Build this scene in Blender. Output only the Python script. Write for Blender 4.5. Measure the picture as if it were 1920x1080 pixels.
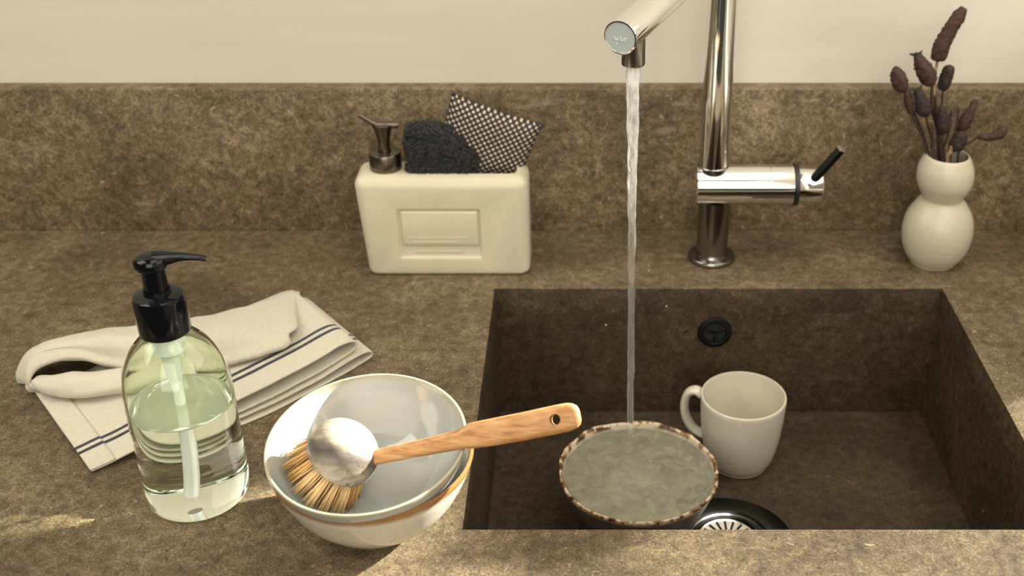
import bpy, bmesh, math, random
from math import sin, cos, pi, radians, sqrt
from mathutils import Vector, Matrix, noise
random.seed(7)
scn = bpy.context.scene
COL = scn.collection
for o in list(bpy.data.objects):
    bpy.data.objects.remove(o)

# ------------------------------------------------------------------ camera
cam_d = bpy.data.cameras.new('camera')
cam = bpy.data.objects.new('camera', cam_d)
COL.objects.link(cam)
cam.location = (0, 0, 0.6)
cam.rotation_euler = (radians(60), 0, 0)
cam_d.sensor_width = 36
cam_d.lens = 2170 / 1920 * 36
cam_d.shift_x = -0.0703
cam_d.clip_start = 0.05
cam_d.dof.use_dof = True
cam_d.dof.focus_distance = 0.93
cam_d.dof.aperture_fstop = 6.0
scn.camera = cam

# ------------------------------------------------------------------ world, sun, lights, exposure
w = bpy.data.worlds.new('world')
scn.world = w
w.use_nodes = True
wb = w.node_tree.nodes['Background']
wb.inputs[0].default_value = (1.0, 0.93, 0.78, 1)
wb.inputs[1].default_value = 0.06

SUN_AZ, SUN_EL = radians(28), radians(21)
sun_d = bpy.data.lights.new('sun', 'SUN')
sun = bpy.data.objects.new('sun', sun_d)
COL.objects.link(sun)
sun_d.energy = 30.0
sun_d.angle = radians(1.5)
sun_d.color = (1.0, 0.97, 0.91)
sdir = Vector((-cos(SUN_EL) * cos(SUN_AZ), -cos(SUN_EL) * sin(SUN_AZ), -sin(SUN_EL)))
sun.rotation_euler = sdir.to_track_quat('-Z', 'Y').to_euler()
sun.location = (2, 2, 2)
sun_d.cycles.is_caustics_light = True

def area(name, loc, target, sx, sy, power, color):
    d = bpy.data.lights.new(name, 'AREA')
    d.shape = 'RECTANGLE'
    d.size, d.size_y = sx, sy
    d.energy = power
    d.color = color
    o = bpy.data.objects.new(name, d)
    COL.objects.link(o)
    o.location = loc
    o.rotation_euler = (Vector(target) - Vector(loc)).to_track_quat('-Z', 'Y').to_euler()
    return o
area('window_light', (-1.30, 0.50, 1.40), (0.0, 1.05, 0.05), 1.0, 1.2, 21, (1.0, 0.94, 0.83))
area('front_window_light', (0.0, -1.3, 1.20), (0.0, 1.1, 0.9), 1.5, 1.8, 38, (1.0, 0.94, 0.83))
area('skylight', (0.50, 0.40, 1.95), (0.45, 0.55, 0.0), 1.3, 1.4, 24, (1.0, 0.94, 0.83))
area('side_window_light', (0.64, 0.72, 0.66), (0.0, 0.72, 0.30), 0.85, 0.6, 4.5, (1.0, 0.96, 0.90))

scn.view_settings.view_transform = 'Standard'
scn.view_settings.look = 'None'
scn.view_settings.exposure = 0.0
scn.view_settings.gamma = 1.0
scn.view_settings.use_curve_mapping = False
scn.cycles.caustics_reflective = True
scn.cycles.caustics_refractive = True
scn.cycles.blur_glossy = 0.4
scn.cycles.max_bounces = 16
scn.cycles.transmission_bounces = 12
scn.cycles.sample_clamp_indirect = 6.0

# ------------------------------------------------------------------ helpers
def tag(o, label=None, cat=None, group=None, kind=None):
    if label: o['label'] = label
    if cat: o['category'] = cat
    if group: o['group'] = group
    if kind: o['kind'] = kind
    return o

def empty(name, loc, label, cat, group=None):
    o = bpy.data.objects.new(name, None)
    o.empty_display_size = 0.01
    COL.objects.link(o)
    o.location = loc
    return tag(o, label, cat, group)

def link(name, me, m=None, parent=None, smooth=True, angle=None):
    o = bpy.data.objects.new(name, me)
    COL.objects.link(o)
    if m:
        for mm in (m if isinstance(m, (list, tuple)) else [m]):
            me.materials.append(mm)
    if smooth:
        for p in me.polygons:
            p.use_smooth = True
        if angle:
            me.set_sharp_from_angle(angle=radians(angle))
    if parent: o.parent = parent
    return o

def from_bm(name, bm, m=None, parent=None, smooth=True, angle=40):
    bmesh.ops.recalc_face_normals(bm, faces=bm.faces)
    me = bpy.data.meshes.new(name)
    bm.to_mesh(me)
    bm.free()
    return link(name, me, m, parent, smooth, angle)

def from_py(name, vs, fs, m=None, parent=None, smooth=True, angle=40, fix=True):
    bm = bmesh.new()
    bv = [bm.verts.new(v) for v in vs]
    for f in fs:
        try: bm.faces.new([bv[i] for i in f])
        except ValueError: pass
    if fix:
        return from_bm(name, bm, m, parent, smooth, angle)
    me = bpy.data.meshes.new(name)
    bm.to_mesh(me); bm.free()
    return link(name, me, m, parent, smooth, angle)

def lathe_geo(prof, n=48, axis=None):
    """revolve (r, z) profile; closed at r == 0 ends"""
    vs, fs, rings = [], [], []
    for r, z in prof:
        if r < 1e-7:
            rings.append([len(vs)]); vs.append((0, 0, z))
        else:
            rings.append(list(range(len(vs), len(vs) + n)))
            for k in range(n):
                t = 2 * pi * k / n
                vs.append((r * cos(t), r * sin(t), z))
    for A, B in zip(rings, rings[1:]):
        for k in range(n):
            k2 = (k + 1) % n
            if len(A) == 1 and len(B) == 1: continue
            if len(A) == 1: fs.append((A[0], B[k], B[k2]))
            elif len(B) == 1: fs.append((A[k], A[k2], B[0]))
            else: fs.append((A[k], A[k2], B[k2], B[k]))
    return vs, fs

def lathe(name, prof, m, parent=None, n=48, mtx=None, angle=40, fn=None):
    vs, fs = lathe_geo(prof, n)
    vs = [Vector(v) for v in vs]
    if fn: vs = [fn(v) for v in vs]
    if mtx: vs = [mtx @ v for v in vs]
    return from_py(name, vs, fs, m, parent, True, angle)

def smooth_prof(pts, k=6):
    """Catmull-Rom through the points of any dimension"""
    pts = [Vector(p) for p in pts]
    out = []
    for i in range(len(pts) - 1):
        p0 = pts[max(i - 1, 0)]; p1 = pts[i]; p2 = pts[i + 1]; p3 = pts[min(i + 2, len(pts) - 1)]
        for j in range(k):
            t = j / k
            out.append(0.5 * ((2 * p1) + (p2 - p0) * t + (2 * p0 - 5 * p1 + 4 * p2 - p3) * t * t + (3 * p1 - p0 - 3 * p2 + p3) * t ** 3))
    out.append(pts[-1])
    return out

def sp2(pts, k=6):
    return [(max(v[0], 0.0), v[1]) for v in smooth_prof([(a, b, 0) for a, b in pts], k)]

def frames(path):
    path = [Vector(p) for p in path]
    T = []
    for i in range(len(path)):
        a = path[max(i - 1, 0)]; b = path[min(i + 1, len(path) - 1)]
        T.append((b - a).normalized())
    up = Vector((0, 0, 1)) if abs(T[0].z) < 0.9 else Vector((0, 1, 0))
    N = (up - T[0] * up.dot(T[0])).normalized()
    out = []
    for i, t in enumerate(T):
        N = (N - t * N.dot(t)).normalized()
        out.append((path[i], t, N, t.cross(N)))
    return out

def tube_geo(path, rad, n=12, base=0, cap=True, shape=None):
    vs, fs = [], []
    fr = frames(path)
    for i, (p, t, N, B) in enumerate(fr):
        r = rad[i] if isinstance(rad, (list, tuple)) else rad
        for k in range(n):
            a = 2 * pi * k / n
            if shape: x, y = shape(a, i)
            else: x, y = cos(a), sin(a)
            vs.append(p + N * (r * x) + B * (r * y))
    L = len(fr)
    for i in range(L - 1):
        for k in range(n):
            k2 = (k + 1) % n
            fs.append((base + i * n + k, base + i * n + k2, base + (i + 1) * n + k2, base + (i + 1) * n + k))
    if cap:
        fs.append(tuple(base + k for k in reversed(range(n))))
        fs.append(tuple(base + (L - 1) * n + k for k in range(n)))
    return vs, fs

def tube(name, path, rad, m, parent=None, n=16, angle=50, **kw):
    vs, fs = tube_geo(path, rad, n, **kw)
    return from_py(name, vs, fs, m, parent, True, angle)

def box_bm(x0, x1, y0, y1, z0, z1, bev=0.0, seg=3):
    bm = bmesh.new()
    bmesh.ops.create_cube(bm, size=1)
    bmesh.ops.scale(bm, vec=(x1 - x0, y1 - y0, z1 - z0), verts=bm.verts)
    bmesh.ops.translate(bm, vec=((x0 + x1) / 2, (y0 + y1) / 2, (z0 + z1) / 2), verts=bm.verts)
    if bev:
        bmesh.ops.bevel(bm, geom=list(bm.edges), offset=bev, segments=seg, profile=0.5, affect='EDGES')
    return bm

def box(name, x0, x1, y0, y1, z0, z1, m, parent=None, bev=0.0, seg=3):
    return from_bm(name, box_bm(x0, x1, y0, y1, z0, z1, bev, seg), m, parent, True, 40)

def apply_mods(o):
    dg = bpy.context.evaluated_depsgraph_get()
    me = bpy.data.meshes.new_from_object(o.evaluated_get(dg))
    old = o.data
    o.modifiers.clear()
    o.data = me
    bpy.data.meshes.remove(old)

def cut(o, bm):
    me = bpy.data.meshes.new('cutter')
    bmesh.ops.recalc_face_normals(bm, faces=bm.faces)
    bm.to_mesh(me); bm.free()
    c = bpy.data.objects.new('cutter', me)
    COL.objects.link(c)
    if o.parent:
        c.parent = o.parent
    md = o.modifiers.new('cut', 'BOOLEAN')
    md.operation = 'DIFFERENCE'; md.solver = 'EXACT'; md.object = c
    bpy.context.view_layer.update()
    apply_mods(o)
    bpy.data.objects.remove(c)
    bpy.data.meshes.remove(me)

def soften(o, width=0.001, seg=2, ang=35):
    md = o.modifiers.new('bevel', 'BEVEL')
    md.width = width; md.segments = seg; md.limit_method = 'ANGLE'; md.angle_limit = radians(ang)
    bpy.context.view_layer.update()
    apply_mods(o)
    for p in o.data.polygons: p.use_smooth = True
    o.data.set_sharp_from_angle(angle=radians(45))

# ------------------------------------------------------------------ materials
def new_mat(name):
    m = bpy.data.materials.new(name)
    m.use_nodes = True
    return m, m.node_tree.nodes, m.node_tree.links, m.node_tree.nodes['Principled BSDF']

def plain(name, col, rough=0.5, metal=0.0, **kw):
    m, N, L, b = new_mat(name)
    b.inputs['Base Color'].default_value = (*col, 1)
    b.inputs['Roughness'].default_value = rough
    b.inputs['Metallic'].default_value = metal
    for k, v in kw.items():
        b.inputs[k.replace('_', ' ')].default_value = v
    return m

def nz(N, L, src, scale, detail=4, rough=0.6, dist=0.0):
    n = N.new('ShaderNodeTexNoise')
    n.inputs['Scale'].default_value = scale
    n.inputs['Detail'].default_value = detail
    n.inputs['Roughness'].default_value = rough
    n.inputs['Distortion'].default_value = dist
    L.new(src, n.inputs['Vector'])
    return n.outputs[0]

def ramp(N, L, src, stops):
    r = N.new('ShaderNodeValToRGB')
    els = r.color_ramp.elements
    while len(els) < len(stops): els.new(0.5)
    for e, (p, c) in zip(els, stops):
        e.position = p
        e.color = (*c, 1) if len(c) == 3 else c
    L.new(src, r.inputs[0])
    return r.outputs[0]

def mix(N, L, a, b, fac, mode='MIX'):
    x = N.new('ShaderNodeMix')
    x.data_type = 'RGBA'; x.blend_type = mode
    for i, v in ((0, fac), (6, a), (7, b)):
        if isinstance(v, (int, float)): x.inputs[i].default_value = v
        elif isinstance(v, tuple): x.inputs[i].default_value = (*v, 1)
        else: L.new(v, x.inputs[i])
    return x.outputs[2]

def bump(N, L, b, h, strength=0.2, dist=0.001, prev=None):
    n = N.new('ShaderNodeBump')
    n.inputs['Strength'].default_value = strength
    n.inputs['Distance'].default_value = dist
    L.new(h, n.inputs['Height'])
    if prev: L.new(prev, n.inputs['Normal'])
    L.new(n.outputs[0], b.inputs['Normal'])
    return n.outputs[0]

def coord(N, L, kind='Object', scale=None, rot=None):
    t = N.new('ShaderNodeTexCoord')
    if not scale and not rot: return t.outputs[kind]
    mp = N.new('ShaderNodeMapping')
    if scale: mp.inputs['Scale'].default_value = scale
    if rot: mp.inputs['Rotation'].default_value = rot
    L.new(t.outputs[kind], mp.inputs[0])
    return mp.outputs[0]

def stone_mat(name='brown_stone', tint=1.0, warm=0.0):
    m, N, L, b = new_mat(name)
    c = coord(N, L)
    big = nz(N, L, c, 9, 5, 0.62, 0.6)
    mid = nz(N, L, c, 95, 5, 0.75, 0.3)
    fine = nz(N, L, c, 480, 4, 0.8)
    base = ramp(N, L, big, [(0.30, (0.074, 0.054, 0.030)), (0.52, (0.121, 0.091, 0.052)), (0.75, (0.176, 0.137, 0.082))])
    m2 = ramp(N, L, mid, [(0.3, (0.42, 0.39, 0.36)), (0.52, (1, 1, 1)), (0.72, (1.65, 1.58, 1.46))])
    col = mix(N, L, base, m2, 1.0, 'MULTIPLY')
    m3 = ramp(N, L, fine, [(0.33, (0.36, 0.345, 0.32)), (0.5, (1, 1, 1)), (0.66, (2.1, 2.0, 1.82))])
    col = mix(N, L, col, m3, 0.9, 'MULTIPLY')
    # irregular light mineral flecks
    fl1 = nz(N, L, c, 105, 3, 0.65, 1.2)
    col = mix(N, L, col, (0.40, 0.315, 0.195), ramp(N, L, fl1, [(0.665, (0, 0, 0)), (0.74, (0.8, 0.8, 0.8))]))
    # pale chalky scratches in several directions
    for ang, sc in ((0.6, 1.0), (2.1, 1.3)):
        cs = coord(N, L, 'Object', (14 * sc, 150 * sc, 60), (0.3, 0.2, ang))
        s = nz(N, L, cs, 1.0, 2, 0.5, 0.2)
        sm = ramp(N, L, s, [(0.70, (0, 0, 0)), (0.78, (0.3, 0.3, 0.3))])
        col = mix(N, L, col, (0.34, 0.275, 0.18), sm)
    # dark pits
    pit = nz(N, L, c, 160, 2, 0.5)
    pm = ramp(N, L, pit, [(0.24, (1, 1, 1)), (0.32, (0, 0, 0))])
    col = mix(N, L, col, (0.035, 0.026, 0.016), pm)
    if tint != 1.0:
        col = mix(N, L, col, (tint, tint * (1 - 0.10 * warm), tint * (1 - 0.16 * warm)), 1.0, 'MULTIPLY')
    L.new(col, b.inputs['Base Color'])
    rr = ramp(N, L, mid, [(0.3, (0.66, 0.66, 0.66)), (0.7, (0.52, 0.52, 0.52))])
    L.new(rr, b.inputs['Roughness'])
    b.inputs['Specular IOR Level'].default_value = 0.3
    p = bump(N, L, b, fine, 0.35, 0.0006)
    bump(N, L, b, mid, 0.25, 0.0012, p)
    return m

STONE = stone_mat()
STONE_LIT = stone_mat('lit_brown_stone', 1.22)  # same stone lightened: brighter light on the backsplash put into its colour
STONE_SHADE = stone_mat('shaded_brown_stone', 0.36, 1.0)  # same stone darkened: the shade inside the basin put into its colour

def wall_mat():
    m, N, L, b = new_mat('cream_plaster')
    c = coord(N, L)
    n1 = nz(N, L, c, 3, 4, 0.55)
    n2 = nz(N, L, coord(N, L, 'Object', (4, 4, 40)), 1.0, 3, 0.6)
    col = ramp(N, L, n1, [(0.3, (0.55, 0.51, 0.42)), (0.7, (0.61, 0.565, 0.47))])
    col = mix(N, L, col, ramp(N, L, n2, [(0.35, (0.94, 0.93, 0.91)), (0.65, (1, 1, 1))]), 0.7, 'MULTIPLY')
    L.new(col, b.inputs['Base Color'])
    b.inputs['Roughness'].default_value = 0.75
    bump(N, L, b, n2, 0.15, 0.002)
    return m
WALL = wall_mat()

CHROME = plain('chrome', (0.86, 0.85, 0.83), 0.06, 1.0)
CHROME_SOFT = plain('worn_chrome', (0.55, 0.535, 0.51), 0.16, 1.0)
CAP_GREY = plain('pale_grey_cap', (0.40, 0.44, 0.42), 0.3, 0.0)
MARK = plain('pale_mark', (0.75, 0.78, 0.70), 0.4)
BLACKRUB = plain('black_rubber', (0.012, 0.012, 0.012), 0.45)
BLACKGLOSS = plain('black_gloss_plastic', (0.004, 0.004, 0.005), 0.12, Specular_IOR_Level=0.3)
DARKMETAL = plain('dark_metal', (0.06, 0.06, 0.06), 0.28, 1.0)
GUNMETAL = plain('gunmetal', (0.26, 0.24, 0.215), 0.22, 1.0)
BRONZE = plain('dark_bronze', (0.17, 0.14, 0.11), 0.3, 1.0)
VOID = plain('dark_void', (0.004, 0.004, 0.003), 0.8)
STEEL = plain('strainer_steel', (0.75, 0.73, 0.68), 0.2, 1.0)

def ceramic(name, a, b_, rough=0.25, spec=0.5, sp=None, freckle=0.0):
    m, N, L, b = new_mat(name)
    c = coord(N, L)
    n = nz(N, L, c, 30, 4, 0.6)
    col = ramp(N, L, n, [(0.3, a), (0.7, b_)])
    if freckle:
        f = nz(N, L, c, 500, 2, 0.5)
        col = mix(N, L, col, sp, ramp(N, L, f, [(0.70, (0, 0, 0)), (0.76, (freckle,) * 3)]))
    L.new(col, b.inputs['Base Color'])
    b.inputs['Roughness'].default_value = rough
    b.inputs['Specular IOR Level'].default_value = spec
    bump(N, L, b, n, 0.06, 0.001)
    return m
CADDY_C = ceramic('cream_ceramic', (0.54, 0.495, 0.355), (0.59, 0.54, 0.395), 0.34, 0.45)
VASE_C = ceramic('ivory_ceramic', (0.45, 0.41, 0.30), (0.50, 0.455, 0.34), 0.36, 0.45)
MUG_C = ceramic('oatmeal_ceramic', (0.53, 0.49, 0.385), (0.58, 0.535, 0.425), 0.30, 0.5)

# ------------------------------------------------------------------ structure: walls, backsplash, worktop
YB = 1.170        # backsplash face
YW = 1.190        # wall face
XR = 0.52         # right-hand wall face
wb_ = box('wall_back', -1.6, XR, YW, YW + 0.1, -0.5, 1.9, WALL)
tag(wb_, kind='structure')
# unseen right-hand wall; its stepped window opening is shaped to place the sun patches
bm = bmesh.new()
WY0, WY1, WZ0, WZ1 = 0.25, 1.186, 0.275, 1.5
def addbox(bm, x0, x1, y0, y1, z0, z1):
    v = [bm.verts.new((x, y, z)) for x in (x0, x1) for y in (y0, y1) for z in (z0, z1)]
    for f in ((0, 1, 3, 2), (4, 6, 7, 5), (0, 4, 5, 1), (2, 3, 7, 6), (0, 2, 6, 4), (1, 5, 7, 3)):
        bm.faces.new([v[i] for i in f])
addbox(bm, XR, XR + 0.10, 0.965, YW, -0.5, WZ0)
addbox(bm, XR, XR + 0.10, -0.6, 0.965, -0.5, 0.02)
addbox(bm, XR, XR + 0.10, -0.6, YW, WZ1, 1.9)
addbox(bm, XR, XR + 0.10, -0.6, WY0, 0.02, WZ1)
addbox(bm, XR, XR + 0.10, WY1, YW, WZ0, WZ1)
tag(from_bm('wall_right', bm, WALL, smooth=False), kind='structure')

# added unseen slats that thin the sun through the lower part of that opening
sh = empty('sun_screen', (XR + 0.05, 0.60, 0.02), None, None)
sh['kind'] = 'structure'
me_sl = None
for k in range(50):
    z0 = 0.002 + k * 0.005
    if me_sl is None:
        so = from_bm('screen_slat', box_bm(-0.0015, 0.0015, WY0 - 0.60, 0.965 - 0.60, 0.0, 0.0016), WALL, sh)
        me_sl = so.data
    else:
        so = bpy.data.objects.new('screen_slat', me_sl); COL.objects.link(so); so.parent = sh
    so.location = (0, 0, z0)

bs = box('backsplash', -1.3, XR, YB, YW, 0.0, 0.1684, STONE_LIT, bev=0.0012)
tag(bs, 'brown speckled stone upstand running along the cream wall', 'backsplash')

SX0, SX1, SY0, SY1, SZ = -0.0923, 0.3712, 0.6719, 1.0381, -0.157
TOPT = 0.03
bm = bmesh.new()
X0, X1, Y0, Y1 = -1.3, XR, 0.54, YW
outer = [(X0, Y0), (X1, Y0), (X1, Y1), (X0, Y1)]
inner = [(SX0, SY0), (SX1, SY0), (SX1, SY1), (SX0, SY1)]
vt = [[bm.verts.new((x, y, z)) for x, y in ring] for z in (0, -TOPT) for ring in (outer, inner)]
for k in range(4):
    k2 = (k + 1) % 4
    bm.faces.new((vt[0][k], vt[0][k2], vt[1][k2], vt[1][k]))
    bm.faces.new((vt[2][k2], vt[2][k], vt[3][k], vt[3][k2]))
    bm.faces.new((vt[0][k2], vt[0][k], vt[2][k], vt[2][k2]))
    bm.faces.new((vt[1][k], vt[1][k2], vt[3][k2], vt[3][k]))
bm.normal_update()
ed = [e for e in bm.edges if all(abs(v.co.z) < 1e-6 for v in e.verts) and
      ((e.verts[0] in vt[1] and e.verts[1] in vt[1]))]
bmesh.ops.bevel(bm, geom=ed, offset=0.0012, segments=2, profile=0.5, affect='EDGES')
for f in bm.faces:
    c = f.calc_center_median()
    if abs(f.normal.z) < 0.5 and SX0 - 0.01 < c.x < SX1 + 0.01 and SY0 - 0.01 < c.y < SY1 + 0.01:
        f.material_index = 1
ct = from_bm('countertop', bm, [STONE, STONE_SHADE], smooth=True, angle=30)
tag(ct, 'brown speckled stone worktop around the sunken sink', 'countertop')

# cabinet front below the worktop
cb = empty('base_cabinet', (-0.4, 0.56, -0.5), 'plain cream cabinet under the stone worktop', 'cabinet')
box('body', -0.9, 0.96, 0.02, 0.05, 0.0, 0.468, WALL, cb)

# ------------------------------------------------------------------ sink
sink = empty('sink', (SX0, SY0, SZ), 'square sunken brown stone sink basin with dark drain', 'sink')
def rel(p, o): return (p[0] - o[0], p[1] - o[1], p[2] - o[2])
W_, D_ = SX1 - SX0, SY1 - SY0
T_ = 0.02
zt = -TOPT - SZ
STS = STONE_SHADE
box('basin_floor', -T_, W_ + T_, -T_, D_ + T_, -0.02, 0.0, STS, sink)
box('basin_wall', -T_, 0, -T_, D_ + T_, 0.0, zt, STS, sink)
box('basin_wall', W_, W_ + T_, -T_, D_ + T_, 0.0, zt, STS, sink)
rearw = box('basin_wall', 0, W_, D_, D_ + T_, 0.0, zt, STS, sink)
box('basin_wall', 0, W_, -T_, 0, 0.0, zt, STS, sink)
# overflow, set in the rear wall
ox, oz = 0.1384 - SX0, -0.0535 - SZ
RY = Matrix.Translation((ox, D_, oz)) @ Matrix.Rotation(pi / 2, 4, 'X')
ovf = lathe('overflow_ring', [(0.0, -0.010), (0.0115, -0.010), (0.0118, 0.0), (0.0125, 0.0022), (0.0150, 0.0030), (0.0175, 0.0022), (0.0185, 0.0), (0.0185, -0.004)], DARKMETAL, sink, 40, RY)
lathe('overflow_hole', [(0, 0.0003), (0.0117, 0.0003), (0.0117, -0.001), (0, -0.001)], VOID, ovf, 32, RY)
for k in range(3):
    a = pi / 2 + k * 2 * pi / 3 + pi
    vs, fs = [], []
    bmk = box_bm(0, 0.0122, -0.0014, 0.0014, 0.0002, 0.0022, 0.0004, 2)
    bmesh.ops.transform(bmk, matrix=RY @ Matrix.Rotation(a, 4, 'Z'), verts=bmk.verts)
    from_bm('overflow_spoke', bmk, DARKMETAL, ovf)
# drain
dx, dy = 0.136 - SX0, 0.829 - SY0
DM = Matrix.Translation((dx, dy, 0))
fl = lathe('drain_flange', [(0.0, 0.0004), (0.038, 0.0004), (0.040, 0.0016), (0.0415, 0.0032), (0.046, 0.0036), (0.0600, 0.0022), (0.0640, 0.0003), (0.0640, -0.001)], DARKMETAL, sink, 64, DM)
lathe('strainer_ring', [(0.0335, 0.0006), (0.0340, 0.0040), (0.0355, 0.0052), (0.0372, 0.0044), (0.0378, 0.0008)], STEEL, fl, 64, DM)
lathe('strainer_ring', [(0.0285, 0.0006), (0.0292, 0.0050), (0.0305, 0.0060), (0.0318, 0.0050), (0.0322, 0.0008)], DARKMETAL, fl, 64, DM)
lathe('strainer_plate', [(0.0, 0.0034), (0.0268, 0.0028), (0.0285, 0.0040), (0.0285, 0.0010), (0.0, 0.0010)], STEEL, fl, 48, DM)
for k in range(20):
    a = 2 * pi * k / 20
    bmk = box_bm(0.0135, 0.0262, -0.0011, 0.0011, 0.0026, 0.0037, 0.0004, 2)
    bmesh.ops.transform(bmk, matrix=DM @ Matrix.Rotation(a, 4, 'Z'), verts=bmk.verts)
    from_bm('strainer_slot', bmk, VOID, fl)
lathe('strainer_knob', [(0.0, 0.0105), (0.004, 0.010), (0.0055, 0.008), (0.004, 0.005), (0.0065, 0.0035), (0.0065, 0.002)], STEEL, fl, 24, DM)

# ------------------------------------------------------------------ faucet
FX, FY = 0.1380, 1.1040
fa = empty('faucet', (FX, FY, 0), 'polished chrome kitchen tap with angled spout and side lever', 'faucet')
lathe('base_flange', [(0, 0), (0.0250, 0), (0.0256, 0.0012), (0.0256, 0.0042), (0.0244, 0.0058), (0.0178, 0.0066), (0.0168, 0.0090)], GUNMETAL, fa, 48)
lathe('column', [(0.0168, 0.005), (0.0168, 0.072)], GUNMETAL, fa, 48)
BZ = 0.0877
RXm = lambda x, z=BZ: Matrix.Translation((x - FX, 0, z)) @ Matrix.Rotation(pi / 2, 4, 'Y')
BR = 0.0215
bd = lathe('mixer_body', [(0, 0), (BR - 0.0012, 0), (BR, 0.0012), (BR, 0.0760), (BR - 0.0005, 0.0764), (BR - 0.0005, 0.0770), (BR, 0.0774), (BR, 0.1010), (BR - 0.0010, 0.1020), (0, 0.1020)], CHROME, fa, 64, RXm(0.1165))
lathe('seal_ring', [(0, 0), (BR + 0.0008, 0), (BR + 0.0008, 0.0042), (0, 0.0042)], BLACKRUB, fa, 64, RXm(0.2187))
hub = lathe('lever_hub', [(0, 0), (BR - 0.0020, 0), (BR - 0.0020, 0.0235), (BR - 0.0032, 0.0250), (0, 0.0250)], CHROME, fa, 64, RXm(0.2228))
lp0, lp1 = Vector((0.2380 - FX, -0.012, BZ + 0.012)), Vector((0.2600 - FX, -0.020, 0.1360))
lev = tube('lever', [lp0, lp0.lerp(lp1, 0.5), lp1], 0.0050, DARKMETAL, fa, 24)
ld = (lp1 - lp0).normalized()
tube('lever_tip', [lp1, lp1 + ld * 0.0012], 0.0049, STEEL, lev, 24)
# riser and spout
PX = 0.1340
PR = 0.0150
spz = 0.338
e_end = Vector((0.0288 - FX, 0.884 - FY, 0.3165))
e_far = Vector((PX - FX, 0, spz))
riser_path = [(PX - FX, 0, 0.100), (PX - FX, 0, 0.16), (PX - FX, 0, 0.24), (PX - FX, 0, spz - 0.005)]
tube('riser_pipe', riser_path, PR, CHROME, fa, 48)
lathe('riser_collar', [(PR + 0.0004, 0.104), (PR + 0.0012, 0.105), (PR + 0.0012, 0.110), (PR + 0.0003, 0.111)], GUNMETAL, fa, 48, Matrix.Translation((PX - FX, 0, 0)))
sd = (e_end - e_far).normalized()
spout = tube('spout', [e_far - sd * 0.02, e_far.lerp(e_end, 0.4), e_end], [0.0138, 0.0138, 0.0138], CHROME, fa, 48)
# end cap: pale disc in a bright rim, with a small raised illegible mark
capM = Matrix.Translation(e_end) @ sd.to_track_quat('Z', 'Y').to_matrix().to_4x4()
lathe('spout_rim', [(0.0138, -0.001), (0.0141, 0.0004), (0.0139, 0.0013), (0.0128, 0.0016), (0.0124, 0.0006)], CHROME, spout, 48, capM)
capd = lathe('end_cap', [(0.0, 0.0009), (0.0126, 0.0009), (0.0126, -0.002)], CAP_GREY, spout, 48, capM)
side = Vector((0, 0, 1)).cross(sd).normalized()
upv = sd.cross(side).normalized()
def stroke(x, y, l, wd, a):
    c = e_end + sd * 0.00105 + side * x + upv * y
    d = side * cos(a) + upv * sin(a)
    q = -side * sin(a) + upv * cos(a)
    return [c + d * (sx * l / 2) + q * (sy * wd / 2) + sd * h for h in (0, 0.0004) for sx, sy in ((-1, -1), (1, -1), (1, 1), (-1, 1))]
mv, mf = [], []
for (x, y, l, wd, a) in ((-0.0045, -0.0005, 0.0026, 0.0007, 1.9), (-0.0032, -0.0015, 0.0026, 0.0010, 0.0), (-0.0018, -0.0012, 0.0026, 0.0008, 1.4),
                         (0.0004, 0.0000, 0.0036, 0.0007, 1.6), (0.0014, -0.0016, 0.0026, 0.0010, 0.1), (0.0026, -0.0012, 0.0024, 0.0008, 1.5),
                         (0.0042, -0.0008, 0.0034, 0.0007, 1.7), (0.0049, -0.0001, 0.0018, 0.0006, 0.1), (-0.0029, -0.0052, 0.0016, 0.0008, 1.5)):
    i = len(mv)
    mv += stroke(x, y, l, wd, a)
    mf += [(i, i + 1, i + 2, i + 3), (i + 4, i + 5, i + 6, i + 7)] + [(i + k, i + (k + 1) % 4, i + 4 + (k + 1) % 4, i + 4 + k) for k in range(4)]
from_py('stamped_mark', mv, mf, MARK, spout, smooth=False)
# aerator
AX, AY = 0.0400, 0.9065
lathe('aerator', [(0.0, 0.289), (0.0078, 0.289), (0.0080, 0.2865), (0.0094, 0.2868), (0.0097, 0.288), (0.0097, 0.309)], GUNMETAL, fa, 40, Matrix.Translation((AX - FX, AY - FY, 0)))

# ------------------------------------------------------------------ running water
def water_mat(name, tint, rough, foam=False):
    m, N, L, b = new_mat(name)
    b.inputs['Base Color'].default_value = (*tint, 1)
    b.inputs['Roughness'].default_value = rough
    b.inputs['IOR'].default_value = 1.333
    b.inputs['Transmission Weight'].default_value = 1.0
    if foam:
        c = coord(N, L)
        s = N.new('ShaderNodeSeparateXYZ'); L.new(c, s.inputs[0])
        z = N.new('ShaderNodeMapRange'); z.inputs[1].default_value = 0.20; z.inputs[2].default_value = 0.30
        z.inputs[3].default_value = 0.14; z.inputs[4].default_value = 0.62
        L.new(s.outputs[2], z.inputs[0])
        n = nz(N, L, coord(N, L, 'Object', (300, 300, 60)), 1.0, 3, 0.6)
        mul = N.new('ShaderNodeMath'); mul.operation = 'MULTIPLY'
        L.new(z.outputs[0], mul.inputs[0])
        L.new(ramp(N, L, n, [(0.35, (0.35,) * 3), (0.6, (1, 1, 1))]), mul.inputs[1])
        df = N.new('ShaderNodeBsdfDiffuse'); df.inputs[0].default_value = (0.92, 0.92, 0.88, 1)
        ms = N.new('ShaderNodeMixShader')
        L.new(mul.outputs[0], ms.inputs[0]); L.new(b.outputs[0], ms.inputs[1]); L.new(df.outputs[0], ms.inputs[2])
        L.new(ms.outputs[0], N['Material Output'].inputs[0])
    return m
WATER = water_mat('clear_water', (0.97, 0.985, 0.96), 0.0)
STREAM = water_mat('aerated_water', (0.97, 0.98, 0.96), 0.03, True)
ws = empty('water_stream', (AX, AY, -0.088), 'stream of clear water falling from the tap into the grey bowl', 'water')
NS = 150
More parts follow.
